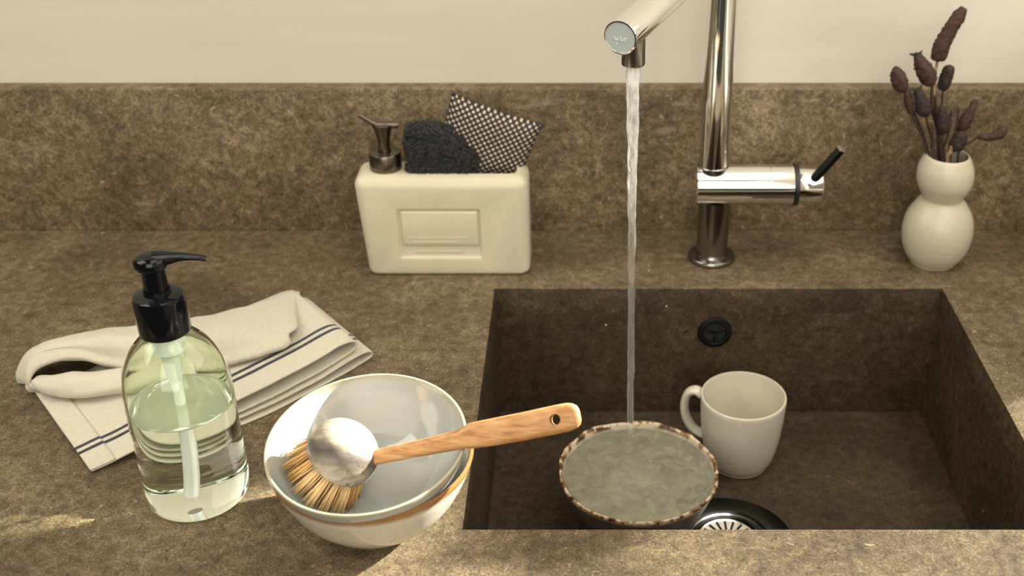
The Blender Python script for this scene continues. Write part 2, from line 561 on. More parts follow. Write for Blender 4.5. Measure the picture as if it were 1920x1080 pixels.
sp_path, sp_rad = [], []
for i in range(NS + 1):
    t = i / NS
    z = 0.289 + (-0.090 - 0.289) * t
    px = 0.0055 * t + 0.0007 * noise.noise((3.1, 0, z * 35)) * min(1, 4 * t)
    py = 0.006 * t + 0.0007 * noise.noise((8.1, 2, z * 35)) * min(1, 4 * t)
    sp_path.append(Vector((px, py, z + 0.088)))
    sp_rad.append((0.0066 - 0.0030 * min(1, t * 2.6) ** 0.6 - 0.0006 * t) * (1 + 0.10 * noise.noise((1.7, 5, z * 90)) * min(1, 6 * t)))
def sshape(a, i):
    z = sp_path[i].z
    r = 1 + 0.16 * noise.noise((cos(a) * 1.6, sin(a) * 1.6, z * 75 + 3)) + 0.07 * noise.noise((cos(a) * 3, sin(a) * 3, z * 190))
    return r * cos(a), r * sin(a)
tube('water_column', sp_path, sp_rad, STREAM, ws, 28, angle=None, shape=sshape)
# a few flung droplets beside the stream
for k, (ax, az) in enumerate(((0.022, 0.175), (0.027, 0.148), (-0.018, 0.165), (0.035, 0.06), (0.018, 0.095), (0.031, 0.215), (-0.02, 0.04))):
    vs, fs = lathe_geo([(0, -0.0009), (0.0007, -0.0005), (0.0008, 0), (0.0006, 0.0006), (0, 0.0011)], 10)
    from_py('droplet', [(v[0] + ax, v[1] + 0.004 * (k % 3 - 1), v[2] + az + 0.088) for v in vs], fs, WATER, ws)

# ------------------------------------------------------------------ rough grey bowl under the stream
def rough_bowl_mat():
    m, N, L, b = new_mat('grey_stoneware')
    c = coord(N, L)
    s = N.new('ShaderNodeSeparateXYZ'); L.new(c, s.inputs[0])
    n1 = nz(N, L, c, 45, 5, 0.65, 0.4)
    n2 = nz(N, L, c, 110, 3, 0.6)
    inside = ramp(N, L, n1, [(0.32, (0.26, 0.245, 0.175)), (0.5, (0.41, 0.39, 0.285)), (0.68, (0.52, 0.49, 0.37))])
    rim_m = N.new('ShaderNodeMapRange'); rim_m.inputs[1].default_value = 0.0665; rim_m.inputs[2].default_value = 0.0700
    L.new(s.outputs[2], rim_m.inputs[0])
    brown = ramp(N, L, n2, [(0.38, (0.040, 0.020, 0.010)), (0.47, (0.20, 0.09, 0.032)), (0.54, (0.50, 0.41, 0.27))])
    col = mix(N, L, inside, brown, rim_m.outputs[0])
    L.new(col, b.inputs['Base Color'])
    b.inputs['Roughness'].default_value = 0.35
    bump(N, L, b, n1, 0.3, 0.002)
    return m
GB = rough_bowl_mat()
GBX, GBY = 0.051, 0.849
gb = empty('rustic_bowl', (GBX, GBY, SZ), 'rustic grey stoneware bowl with chipped brown rim brimming with water in the sink', 'bowl')
prof_o = sp2([(0, 0.0), (0.034, 0.0), (0.038, 0.002), (0.050, 0.018), (0.063, 0.040), (0.0720, 0.062), (0.0752, 0.0705)], 5)
prof_i = sp2([(0.0745, 0.0722), (0.0722, 0.0715), (0.0700, 0.066), (0.060, 0.040), (0.046, 0.019), (0.030, 0.0085), (0, 0.007)], 5)
def wob(v):
    a = math.atan2(v.y, v.x)
    t = max(0, (v.z - 0.03) / 0.042)
    n = noise.noise((cos(a) * 2.2, sin(a) * 2.2, 1.5))
    n2 = noise.noise((cos(a) * 9, sin(a) * 9, 4.5))
    k = 1 + t * (0.018 * n + 0.010 * n2)
    return Vector((v.x * k, v.y * k, v.z + t * t * (0.0012 * n + 0.0011 * n2)))
rbm, rN, rL, rb_ = new_mat('raw_brown_stoneware')
rL.new(ramp(rN, rL, nz(rN, rL, coord(rN, rL), 60, 4, 0.65), [(0.35, (0.095, 0.070, 0.052)), (0.65, (0.17, 0.130, 0.098))]), rb_.inputs['Base Color'])
rb_.inputs['Roughness'].default_value = 0.5
rbody = lathe('body', prof_o + prof_i, [GB, rbm], gb, 96, fn=wob, angle=60)
for p in rbody.data.polygons:
    c = p.center
    if c.z < 0.0665 and (p.normal.x * c.x + p.normal.y * c.y > 0.0 and p.normal.z < 0.1):
        p.material_index = 1
# the water it holds
bw = empty('bowl_water', (GBX, GBY, SZ + 0.02), 'rippling clear water filling the rustic grey bowl', 'water')
def pool(n=110, R=0.0716, rings=60):
    vs, fs = [], []
    lx, ly = 0.0455 - GBX, 0.9125 - GBY
    def h(x, y):
        d = sqrt((x - lx) ** 2 + (y - ly) ** 2)
        r = sqrt(x * x + y * y) / R
        e = max(0, 1 - r ** 6)
        v = 0.0007 * sin(d * 620) * math.exp(-d * 22) + 0.0022 * noise.noise((x * 75, y * 75, 0.4)) + 0.0016 * noise.noise((x * 170, y * 170, 2.4)) + 0.0005 * noise.noise((x * 420, y * 420, 5.4))
        v += 0.0016 * math.exp(-((x - 0.004) ** 2 + (y + 0.033) ** 2) / 0.00022) * noise.noise((x * 260, y * 260, 7))
        return v * e
    def k_of(a, r):
        n_ = noise.noise((cos(a) * 2.2, sin(a) * 2.2, 1.5)); n2_ = noise.noise((cos(a) * 9, sin(a) * 9, 4.5))
        return 1 + r * 0.85 * (0.018 * n_ + 0.010 * n2_)
    vs.append(Vector((0, 0, 0.0465 + h(0, 0))))
    for i in range(1, rings + 1):
        for k in range(n):
            a = 2 * pi * k / n
            r = R * i / rings * k_of(a, i / rings)
            x, y = r * cos(a), r * sin(a)
            vs.append(Vector((x, y, 0.0465 + h(x, y))))
    for k in range(n): fs.append((0, 1 + k, 1 + (k + 1) % n))
    for i in range(rings - 1):
        for k in range(n):
            k2 = (k + 1) % n
            fs.append((1 + i * n + k, 1 + i * n + k2, 1 + (i + 1) * n + k2, 1 + (i + 1) * n + k))
    return vs, fs
pv, pf = pool()
POOL, pN, pL, pb = new_mat('churned_water')
pb.inputs['Base Color'].default_value = (0.97, 0.985, 0.95, 1)
pb.inputs['Roughness'].default_value = 0.02
pb.inputs['IOR'].default_value = 1.333
pb.inputs['Transmission Weight'].default_value = 1.0
pc = coord(pN, pL)
pn1 = nz(pN, pL, pc, 75, 4, 0.65, 0.8)
pdf = pN.new('ShaderNodeBsdfDiffuse'); pdf.inputs[0].default_value = (0.27, 0.255, 0.185, 1)
pms = pN.new('ShaderNodeMixShader')
pL.new(ramp(pN, pL, pn1, [(0.34, (0.28,) * 3), (0.50, (0.48,) * 3), (0.66, (0.66,) * 3)]), pms.inputs[0])
pL.new(pb.outputs[0], pms.inputs[1]); pL.new(pdf.outputs[0], pms.inputs[2])
pL.new(pms.outputs[0], pN['Material Output'].inputs['Surface'])
wsf = from_py('water_surface', pv, pf, POOL, bw, angle=None)
if wsf.data.polygons[0].normal.z < 0:
    wsf.data.flip_normals()

# ------------------------------------------------------------------ mug
MX, MY = 0.1605, 0.9530
mg = empty('mug', (MX, MY, SZ), 'plain oatmeal coloured mug standing on the sink floor', 'mug')
po = sp2([(0, 0.0), (0.0270, 0.0), (0.0300, 0.0015), (0.0345, 0.010), (0.0388, 0.029), (0.0416, 0.054), (0.0430, 0.0810)], 6)
pi_ = sp2([(0.0425, 0.0825), (0.0413, 0.0825), (0.0405, 0.0805), (0.0388, 0.054), (0.0355, 0.030), (0.0300, 0.010), (0.0200, 0.006), (0, 0.0055)], 6)
lathe('body', po + pi_, MUG_C, mg, 72, angle=60)
ha = Matrix.Rotation(radians(158), 4, 'Z')
hp = smooth_prof([ha @ Vector(p) for p in ((0.0428, 0, 0.0720), (0.0495, 0, 0.0755), (0.0575, 0, 0.0705), (0.0610, 0, 0.0560), (0.0585, 0, 0.0400), (0.0500, 0, 0.0275), (0.0376, 0, 0.0225))], 6)
tube('handle', hp, 0.0058, MUG_C, mg, 18, angle=None, shape=lambda a, i: (0.72 * cos(a), 1.15 * sin(a)))

# ------------------------------------------------------------------ ceramic caddy with pump
CX0, CX1, CYF, CYR, CH = -0.2350, -0.0570, 1.0650, 1.1180, 0.1120
cd = empty('soap_caddy', ((CX0 + CX1) / 2, (CYF + CYR) / 2, 0), 'cream ceramic washing-up caddy with embossed front and metal pump', 'caddy')
cox, coy = (CX0 + CX1) / 2, (CYF + CYR) / 2
hw, hd = (CX1 - CX0) / 2, (CYR - CYF) / 2
bm = box_bm(-hw, hw, -hd, hd, 0, CH)
vert_e = [e for e in bm.edges if abs(e.verts[0].co.z - e.verts[1].co.z) > 0.01]
top_e = [e for e in bm.edges if all(v.co.z > CH - 1e-4 for v in e.verts)]
bmesh.ops.bevel(bm, geom=vert_e + top_e, offset=0.0125, segments=8, profile=0.5, affect='EDGES')
bot_e = [e for e in bm.edges if all(v.co.z < 1e-5 for v in e.verts)]
bmesh.ops.bevel(bm, geom=bot_e, offset=0.0055, segments=4, profile=0.5, affect='EDGES')
for v in bm.verts:                                    # hand-made taper: narrower at the lower left
    t = 1 - v.co.z / CH
    if v.co.x < 0: v.co.x += 0.0075 * t * (-v.co.x / hw)
body = from_bm('body', bm, CADDY_C, cd, angle=50)
cut(body, box_bm(-0.1810 - cox, -0.0690 - cox, 1.0785 - coy, 1.1130 - coy, 0.020, CH + 0.02, 0.006, 3))
lx0, lx1, lz0, lz1 = -0.1925 - cox, -0.1062 - cox, 0.0205, 0.0783
cut(body, box_bm(lx0, lx1, -hd - 0.01, -hd + 0.0028, lz0, lz1, 0.0030, 3))
soften(body, 0.0024, 4, 40)
pl = box('embossed_panel', lx0 + 0.0040, lx1 - 0.0030, -hd + 0.0004, -hd + 0.006, lz0 + 0.0150, lz1 - 0.0032, CADDY_C, cd, 0.0022, 4)
for (u0, u1, zz, tt) in ((0.010, 0.072, 0.0450, 0.0011), (0.016, 0.060, 0.0400, 0.0017), (0.016, 0.066, 0.0275, 0.0016)):
    box('embossed_line', lx0 + u0, lx0 + u1, -hd + (0.0000 if zz > 0.03 else 0.0022), -hd + 0.004, zz - tt / 2, zz + tt / 2, CADDY_C, pl, 0.0004, 2)
# pump
PXc, PYc = -0.2035 - cox, 1.0930 - coy
PT = Matrix.Translation((PXc, PYc, CH - 0.003))
lathe('pump_collar', [(0.0, 0.0), (0.0160, 0.0), (0.0165, 0.0010), (0.0165, 0.0200), (0.0158, 0.0212), (0.0070, 0.0216)], BRONZE, cd, 48, PT)
lathe('pump_stem', [(0.0060, 0.0205), (0.0058, 0.026), (0.0064, 0.034), (0.0078, 0.041), (0.0098, 0.0475), (0.0108, 0.0510), (0.0, 0.0530)], BRONZE, cd, 32, PT)
nzp = [PT @ Vector(p) for p in ((0.0150, 0.004, 0.0490), (0.007, 0.002, 0.0495), (-0.004, -0.001, 0.0510), (-0.0130, -0.004, 0.0570), (-0.0215, -0.007, 0.0640))]
tube('pump_spout', smooth_prof(nzp, 5), [0.0066 - 0.0032 * abs(i / 20 - 0.25) / 0.75 for i in range(21)], BRONZE, cd, 16, angle=60, shape=lambda a, i: (0.62 * cos(a), 1.0 * sin(a)))

# ------------------------------------------------------------------ sponges in the caddy
def scrub_mat():
    m, N, L, b = new_mat('black_scouring_fibre')
    n = nz(N, L, coord(N, L), 260, 3, 0.7)
    L.new(ramp(N, L, n, [(0.35, (0.004, 0.004, 0.004)), (0.7, (0.018, 0.0175, 0.017))]), b.inputs['Base Color'])
    b.inputs['Roughness'].default_value = 0.6
    return m
SCRUB = scrub_mat()
sx_, sy_, sz_ = -0.1480, 1.0925, 0.060
sc = empty('scouring_pad', (sx_, sy_, sz_), 'fuzzy black scouring pad standing in the cream caddy', 'sponge')
def pad_geo():
    bm = box_bm(-0.0320, 0.0360, -0.0120, 0.0060, -0.038, 0.100, 0.007, 4)
    bmesh.ops.subdivide_edges(bm, edges=bm.edges, cuts=3, use_grid_fill=True)
    for v in bm.verts:
        c = v.co
        if c.z > 0.055:                                # sloping right-hand shoulder
            s = (c.z - 0.055) / 0.045
            if c.x > 0.008: c.z -= s * (c.x - 0.008) * 1.25
            c.x += 0.002 * s
        n_ = noise.noise(c * 160) * 0.0008 + noise.noise(c * 420) * 0.0006
        if c.z > 0.03: v.co = c + v.normal * n_
    return bm
padbm = pad_geo()
padbm.normal_update()
samples = [(f.calc_center_median().copy(), f.normal.copy(), [v.co.copy() for v in f.verts], f.calc_area()) for f in padbm.faces if f.calc_center_median().z > 0.030 and f.normal.y < 0.6]
wts = [q[3] for q in samples]
FIB = plain('black_fibre', (0.030, 0.029, 0.027), 0.35)
from_bm('pad', padbm, SCRUB, sc, angle=None)
fv, ff = [], []
for k in range(2600):
    c, n_, cv, _a = random.choices(samples, wts)[0]
    wq = [random.random() for _ in cv]
    c = sum((v * q for v, q in zip(cv, wq)), Vector()) / sum(wq)
    d = Vector((random.uniform(-1, 1), random.uniform(-1, 1), random.uniform(-1, 1))).normalized()
    R = random.uniform(0.0020, 0.0052)
    ax = (d - n_ * d.dot(n_) * 0.6).normalized()
    e = n_.cross(ax).normalized()
    pth = [c + ax * (R * cos(t)) + (n_ * 0.75 + e * 0.5) * (R * sin(t)) + e * (0.0005 * t) for t in (0, 0.8, 1.6, 2.4, 3.2)]
    a, b_ = tube_geo(pth, 0.00036, 3, len(fv), cap=False)
    fv += a; ff += b_
fo = from_py('loose_fibres', fv, ff, FIB, sc, fix=False, angle=None)
tag(fo, kind='stuff')

def knit_mat():
    m, N, L, b = new_mat('dotted_weave')
    uv = coord(N, L, 'UV')
    s = N.new('ShaderNodeSeparateXYZ'); L.new(uv, s.inputs[0])
    def math_(op, a, b2=None):
        n = N.new('ShaderNodeMath'); n.operation = op
        for i, v in enumerate((a, b2)):
            if v is None: continue
            if isinstance(v, (int, float)): n.inputs[i].default_value = v
            else: L.new(v, n.inputs[i])
        return n.outputs[0]
    NU = 14
    u = math_('MULTIPLY', s.outputs[0], NU); v = math_('MULTIPLY', s.outputs[1], NU)
    fu = math_('SINE', math_('MULTIPLY', u, 2 * pi)); fvv = math_('SINE', math_('MULTIPLY', v, 2 * pi))
    pr = math_('MULTIPLY', fu, fvv)
    hgt = math_('ADD', math_('MULTIPLY', pr, 0.5), 0.5)
    n = nz(N, L, uv, 30, 3, 0.6)
    light = ramp(N, L, n, [(0.35, (0.38, 0.27, 0.18)), (0.6, (0.58, 0.48, 0.36))])
    mask = ramp(N, L, hgt, [(0.55, (0, 0, 0)), (0.72, (1, 1, 1))])
    col = mix(N, L, (0.018, 0.019, 0.021), light, mask)
    L.new(col, b.inputs['Base Color'])
    b.inputs['Roughness'].default_value = 0.8
    bump(N, L, b, hgt, 0.6, 0.001)
    return m
KNIT = knit_mat()
kp = empty('woven_sponge', (-0.1235, 1.0985, 0.098), 'square beige and black dotted woven sponge tilted in the caddy', 'sponge')
# pillow: tilted square with pinched corners
def pillow(half=0.0485, thick=0.012, n=18):
    bm = bmesh.new()
    uvl = bm.loops.layers.uv.new('UVMap')
    rot = Matrix.Rotation(radians(20.5), 4, 'Y')
    cen = Vector((0.0200, 0.004, 0.030))
    grids = []
    for s in (-1, 1):
        g = []
        for i in range(n + 1):
            for j in range(n + 1):
                u, v = i / n * 2 - 1, j / n * 2 - 1
                hgt = thick * (max(0, (1 - u ** 4) * (1 - v ** 4))) ** 0.55
                pin = 1 - 0.07 * (1 - abs(u * v))
                x = u * half * (1 - 0.06 * (1 - u * u) if False else 1) * (1 - 0.05 * (1 - v * v) * abs(u))
                z = v * half * (1 - 0.05 * (1 - u * u) * abs(v))
                p = Vector((x, s * hgt, z))
                q = rot @ p + cen
                # squeezed where it enters the slot
                if q.z < 0.012:
                    q.y = 0.0005 + (q.y - 0.0005) * 0.55
                g.append((bm.verts.new(q), (i / n, j / n)))
        grids.append(g)
    for s, g in zip((-1, 1), grids):
        for i in range(n):
            for j in range(n):
                ids = [i * (n + 1) + j, (i + 1) * (n + 1) + j, (i + 1) * (n + 1) + j + 1, i * (n + 1) + j + 1]
                f = bm.faces.new([g[k][0] for k in ids])
                for lp, k in zip(f.loops, ids): lp[uvl].uv = g[k][1]
    bmesh.ops.remove_doubles(bm, verts=bm.verts, dist=1e-6)
    return bm
from_bm('cushion', pillow(), KNIT, kp, angle=None)
# stitched border: small loops along the two exposed edges
EDGE = plain('dark_yarn', (0.03, 0.03, 0.032), 0.85)
rot = Matrix.Rotation(radians(20.5), 4, 'Y'); cen = Vector((0.0200, 0.004, 0.030))
ev, ef = [], []
for side_ in range(4):
    for k in range(17):
        t = (k / 16 * 2 - 1) * 0.0465
        e = 0.0470
        p = {0: (t, 0, e), 1: (e, 0, t), 2: (-e, 0, t), 3: (t, 0, -e)}[side_]
        if side_ == 3: continue
        p = Vector(p)
        if side_ == 0: p.z -= 0.0024 * (1 - (t / 0.0465) ** 2)
        else: p.x *= 1 - 0.05 * (1 - (t / 0.0465) ** 2)
        q = rot @ p + cen
        if q.z < 0.012: continue
        vs, fs = lathe_geo([(0, -0.0019), (0.0016, -0.001), (0.0020, 0), (0.0016, 0.001), (0, 0.0019)], 7)
        b0 = len(ev)
        ev += [q + Vector(v) for v in vs]; ef += [tuple(b0 + i for i in f) for f in fs]
tag(from_py('stitched_edge', ev, ef, EDGE, kp, angle=None), kind='stuff')

# ------------------------------------------------------------------ vase with dried stems
VX, VY = 0.3765, 1.0990
va = empty('gourd_vase', (VX, VY, 0), 'ivory double-bulb ceramic vase holding dried brown stems', 'vase')
vo = sp2([(0, 0), (0.0215, 0.0), (0.0245, 0.0015), (0.0328, 0.0150), (0.0368, 0.0340), (0.0345, 0.0530), (0.0262, 0.0685), (0.0205, 0.0745), (0.0228, 0.0805), (0.0284, 0.0940), (0.0284, 0.1080), (0.0245, 0.1190), (0.0224, 0.1225)], 6)
vi = sp2([(0.0216, 0.1232), (0.0206, 0.1222), (0.0238, 0.1100), (0.0245, 0.0960), (0.0195, 0.0810), (0.0175, 0.0745), (0.0290, 0.0500), (0.0300, 0.0330), (0.0220, 0.0080), (0, 0.0060)], 5)
lathe('body', vo + vi, VASE_C, va, 72, angle=60, fn=lambda v: Vector((v.x + 0.0022 * min(1, max(0, (v.z - 0.06) / 0.06)) * -1, v.y, v.z)))

def seed_mat(name, a, b_):
    m, N, L, b = new_mat(name)
    n = nz(N, L, coord(N, L), 330, 3, 0.7)
    L.new(ramp(N, L, n, [(0.35, a), (0.68, b_)]), b.inputs['Base Color'])
    b.inputs['Roughness'].default_value = 0.8
    bump(N, L, b, n, 0.7, 0.001)
    return m
SEED = seed_mat('dried_seed_head', (0.018, 0.007, 0.005), (0.085, 0.033, 0.019))
SEED_D = seed_mat('dark_dried_pod', (0.010, 0.006, 0.005), (0.042, 0.021, 0.015))
STALK = seed_mat('dried_stalk', (0.018, 0.009, 0.006), (0.070, 0.034, 0.019))
STALK_P = seed_mat('pale_stalk', (0.20, 0.12, 0.06), (0.42, 0.30, 0.17))
GREENISH = plain('withered_sepal', (0.022, 0.028, 0.020), 0.8)
G = 'dried stems in the ivory vase'
def seed_head(name, pth, rad, mat_, parent, bumps=0.22):
    pts = smooth_prof(pth, 7)
    n = len(pts)
    rr = []
    for i in range(n):
        t = i / (n - 1)
        # interpolate the radius list
        f = t * (len(rad) - 1); k = min(int(f), len(rad) - 2)
        rr.append(rad[k] * (1 - (f - k)) + rad[k + 1] * (f - k))
    def shp(a, i):
        s = 1 + bumps * noise.noise((cos(a) * 2.5, sin(a) * 2.5, i * 0.9)) + 0.5 * bumps * sin(a * 7 + (i % 2) * pi)
        return s * cos(a), s * sin(a)
    return tube(name, pts, rr, mat_, parent, 20, angle=None, shape=shp)
def dried(label, foot, ctrl, stalk_r, head, rad, mat_=SEED, smat=STALK, sepals=None, name='dried_flower'):
    root = Vector((VX + foot[0], VY + foot[1], 0.085))
    o = empty(name, root, label, 'dried flower', G)
    p = [Vector((0, 0, 0))] + [Vector(c) - root for c in ctrl]
    pts = smooth_prof(p, 6)
    tube('stalk', pts, stalk_r, smat, o, 8, angle=None)
    h = seed_head('seed_head', [Vector(c) - root for c in head], rad, mat_, o)
    if sepals:
        tip = Vector(head[-1]) - root
        for k, (ax, az) in enumerate(sepals):
            tube('sepal', [tip - Vector((0, 0, 0.0015)), tip + Vector((ax * 0.6, -0.002, az * 0.5)), tip + Vector((ax, -0.003 + 0.003 * (k % 2), az))], [0.0016, 0.0015, 0.0004], GREENISH, h, 6, angle=None)
    return o
Y = 1.11
OV = [0.0012, 0.0058, 0.0076, 0.0078, 0.0066, 0.0042, 0.0008]
dried('dried stem with oval brown head, leaning furthest out to the left of the vase', (-0.010, 0.0),
      [(0.3520, Y, 0.135), (0.3330, Y - .004, 0.170), (0.3215, Y - .006, 0.1910)], 0.0013,
      [(0.3215, Y - .006, 0.1895), (0.3165, Y - .006, 0.198), (0.3115, Y - .006, 0.209), (0.3085, Y - .006, 0.2165)], OV)
dried('dried stem with large eared pod standing above the backsplash edge', (-0.006, 0.004),
      [(0.3640, Y, 0.140), (0.3530, Y, 0.172), (0.3500, Y, 0.1980)], 0.0015,
      [(0.3500, Y, 0.1940), (0.3450, Y, 0.203), (0.3370, Y, 0.215), (0.3300, Y, 0.2270)], [0.0014, 0.0066, 0.0085, 0.0088, 0.0075, 0.0055, 0.0030], SEED, STALK, ((-0.0085, 0.0010), (0.0050, 0.0040), (-0.002, 0.003)))
dried('tallest dried stem with a long bent brown spike against the wall', (0.000, 0.006),
      [(0.3640, Y + .01, 0.150), (0.3560, Y + .012, 0.190), (0.3555, Y + .012, 0.2200)], 0.0015,
      [(0.3560, Y + .012, 0.2170), (0.3575, Y + .012, 0.232), (0.3640, Y + .012, 0.250), (0.3735, Y + .012, 0.2700)], [0.0062, 0.0078, 0.0080, 0.0074, 0.0070, 0.0066, 0.0035], SEED, STALK_P)
dried('dried stem with short blunt dark head behind the tallest spike', (0.004, 0.008),
      [(0.3710, Y + .01, 0.140), (0.3670, Y + .012, 0.172), (0.3655, Y + .012, 0.1900)], 0.0011,
      [(0.3650, Y + .012, 0.1850), (0.3665, Y + .012, 0.196), (0.3680, Y + .012, 0.206), (0.3675, Y + .012, 0.2110)], [0.003, 0.0060, 0.0064, 0.0062, 0.0058, 0.0050, 0.0025], SEED_D)
dried('dried stem with small eared pod low on the left of the bunch', (-0.008, -0.004),
      [(0.3570, Y - .01, 0.135), (0.3490, Y - .012, 0.155), (0.3440, Y - .012, 0.1700)], 0.0013,
      [(0.3440, Y - .012, 0.1660), (0.3415, Y - .012, 0.174), (0.3370, Y - .012, 0.184), (0.3320, Y - .012, 0.1950)], [0.002, 0.0062, 0.0076, 0.0072, 0.0060, 0.0046, 0.0026], SEED_D, STALK, ((-0.0085, 0.0020), (0.0045, 0.0050), (0.001, 0.002)))
dried('dried stem with slim brown head at far left beneath the oval one', (-0.012, -0.002),
      [(0.3490, Y - .006, 0.135), (0.3360, Y - .01, 0.158), (0.3285, Y - .01, 0.1720)], 0.0012,
      [(0.3300, Y - .01, 0.1680), (0.3270, Y - .01, 0.178), (0.3240, Y - .01, 0.188), (0.3225, Y - .01, 0.1950)], [0.0018, 0.0036, 0.0042, 0.0042, 0.0036, 0.0026, 0.001])
dried('dried stem with pointed brown bud leaning right of the vase', (0.008, 0.0),
      [(0.3780, Y, 0.128), (0.3830, Y, 0.140), (0.3865, Y, 0.1480)], 0.0013,
      [(0.3860, Y, 0.1440), (0.3895, Y, 0.155), (0.3935, Y, 0.167), (0.3965, Y, 0.1800)], [0.0022, 0.0056, 0.0066, 0.0060, 0.0046, 0.0032, 0.0008])
dried('dried stem with crooked curled head reaching furthest right', (0.012, -0.003),
      [(0.3850, Y - .01, 0.128), (0.3930, Y - .014, 0.138), (0.4000, Y - .016, 0.1455)], 0.0011,
      [(0.3990, Y - .016, 0.1460), (0.4100, Y - .018, 0.146), (0.4190, Y - .018, 0.149), (0.4255, Y - .018, 0.1570)], [0.0018, 0.0034, 0.0038, 0.0044, 0.0052, 0.0056, 0.0028])
dried('dried stem with squat dark head low at the vase mouth', (0.006, -0.008),
      [(0.3740, Y - .015, 0.124), (0.3790, Y - .018, 0.132), (0.3800, Y - .018, 0.1360)], 0.0014,
      [(0.3780, Y - .018, 0.1310), (0.3800, Y - .018, 0.139), (0.3825, Y - .018, 0.147), (0.3830, Y - .018, 0.1520)], [0.0026, 0.0066, 0.0074, 0.0070, 0.0062, 0.0046, 0.0018], SEED_D)
dried('dried stem with narrow dark head upright in the middle of the bunch', (0.0, -0.004),
      [(0.3660, Y - .012, 0.130), (0.3650, Y - .014, 0.142), (0.3640, Y - .014, 0.1520)], 0.0015,
      [(0.3640, Y - .014, 0.1480), (0.3630, Y - .014, 0.158), (0.3605, Y - .014, 0.170), (0.3580, Y - .014, 0.1800)], [0.0022, 0.0052, 0.0064, 0.0062, 0.0050, 0.0036, 0.001], SEED_D)
TW = (((-0.004, -0.010), [(0.3560, Y - .015, 0.128), (0.3540, Y - .018, 0.145), (0.3500, Y - .018, 0.1620)], 'bare broken dried stalk on the left edge of the vase mouth', STALK, 0.0015),
      ((0.004, -0.010), [(0.3720, Y - .018, 0.122), (0.3730, Y - .02, 0.130), (0.3735, Y - .02, 0.1370)], 'pale stub of dried stalk in front of the dark heads', STALK_P, 0.0020),
      ((0.001, -0.006), [(0.3690, Y - .012, 0.128), (0.3700, Y - .014, 0.150), (0.3695, Y - .014, 0.1740)], 'bare dark stalk just right of the narrow middle head', STALK, 0.0015),
      ((0.006, 0.002), [(0.3790, Y - .002, 0.128), (0.3810, Y - .002, 0.150), (0.3800, Y - .002, 0.1720)], 'bare dark stalk rising behind the pointed bud', STALK, 0.0012),
      ((-0.003, 0.002), [(0.3660, Y - .002, 0.135), (0.3590, Y - .002, 0.160), (0.3545, Y - .002, 0.1840)], 'bare dark stalk between the two eared pods', STALK, 0.0020))
for k, (fx, ctrl, lab, sm_, r_) in enumerate(TW):
    root = Vector((VX + fx[0], VY + fx[1], 0.085))
    o = empty('dried_twig', root, lab, 'dried flower', G)
    tube('stalk', smooth_prof([Vector((0, 0, 0))] + [Vector(c) - root for c in ctrl], 6), r_, sm_, o, 8, angle=None)

# ------------------------------------------------------------------ glass soap bottle
BX, BY = -0.3050, 0.7150
bt = empty('soap_bottle', (BX, BY, 0), 'clear glass bottle of pale green soap with black pump top', 'bottle')
GLASS, gN, gL, gb_ = new_mat('bottle_glass')
gb_.inputs['Base Color'].default_value = (0.905, 0.97, 0.845, 1)
gb_.inputs['Roughness'].default_value = 0.0
gb_.inputs['IOR'].default_value = 1.38
gb_.inputs['Transmission Weight'].default_value = 1.0
LIQ, lN, lL, lb = new_mat('pale_green_soap')
lt = lN.new('ShaderNodeBsdfTranslucent'); lt.inputs[0].default_value = (0.97, 0.985, 0.86, 1)
ldf = lN.new('ShaderNodeBsdfDiffuse'); ldf.inputs[0].default_value = (0.97, 0.985, 0.86, 1)
lm = lN.new('ShaderNodeMixShader'); lm2 = lN.new('ShaderNodeMixShader'); lm2.inputs[0].default_value = 0.6
lL.new(lt.outputs[0], lm.inputs[1]); lL.new(ldf.outputs[0], lm.inputs[2])
lL.new(lb.outputs[0], lm2.inputs[1]); lL.new(lm.outputs[0], lm2.inputs[2]); lL.new(lm2.outputs[0], lN['Material Output'].inputs['Surface'])
lb.inputs['Base Color'].default_value = (0.95, 0.985, 0.90, 1)
lb.inputs['Roughness'].default_value = 0.0
lb.inputs['IOR'].default_value = 1.38
lb.inputs['Transmission Weight'].default_value = 1.0
go = sp2([(0, 0.0022), (0.025, 0.0012), (0.0330, 0.0), (0.0375, 0.0018), (0.0394, 0.0062)], 5) + \
     sp2([(0.0396, 0.010), (0.0396, 0.060), (0.0396, 0.096), (0.0386, 0.110), (0.0352, 0.1235), (0.0290, 0.1360), (0.0215, 0.1450), (0.0165, 0.1500), (0.0145, 0.1545), (0.0142, 0.1650)], 6)
gi = sp2([(0.0118, 0.1650), (0.0120, 0.1545), (0.0143, 0.1490), (0.0198, 0.1432), (0.0272, 0.1340), (0.0332, 0.1220), (0.0365, 0.1095), (0.0375, 0.096), (0.0375, 0.060), (0.0375, 0.012)], 6) + \
     sp2([(0.0372, 0.0095), (0.0350, 0.0062), (0.0300, 0.0050), (0.015, 0.0058), (0, 0.0062)], 5)
LZ = 0.0880
gi_up = [p for p in gi if p[1] > LZ + 0.003]
glass = lathe('glass_body', go + gi_up + [(0.0375, LZ + 0.0008)], GLASS, bt, 96, angle=60)
liq = lathe('liquid_soap', [(0.0375, LZ + 0.0008)] + sp2([(0.0371, LZ + 0.0002), (0.0355, LZ - 0.0004), (0, LZ - 0.0005)], 4), LIQ, bt, 96, angle=50)
for p in liq.data.polygons:
    pass
if liq.data.polygons[-1].normal.z < 0:
    liq.data.flip_normals()
PLAST = plain('translucent_white_plastic', (0.95, 0.96, 0.95), 0.35, Subsurface_Weight=0.0)
lathe('pump_cap', [(0.0, 0.1510), (0.0165, 0.1510), (0.0178, 0.1518), (0.0184, 0.1535), (0.0184, 0.1790), (0.0176, 0.1822), (0.0150, 0.1838), (0.0100, 0.1840), (0.0092, 0.1870)], BLACKGLOSS, bt, 56, angle=35)
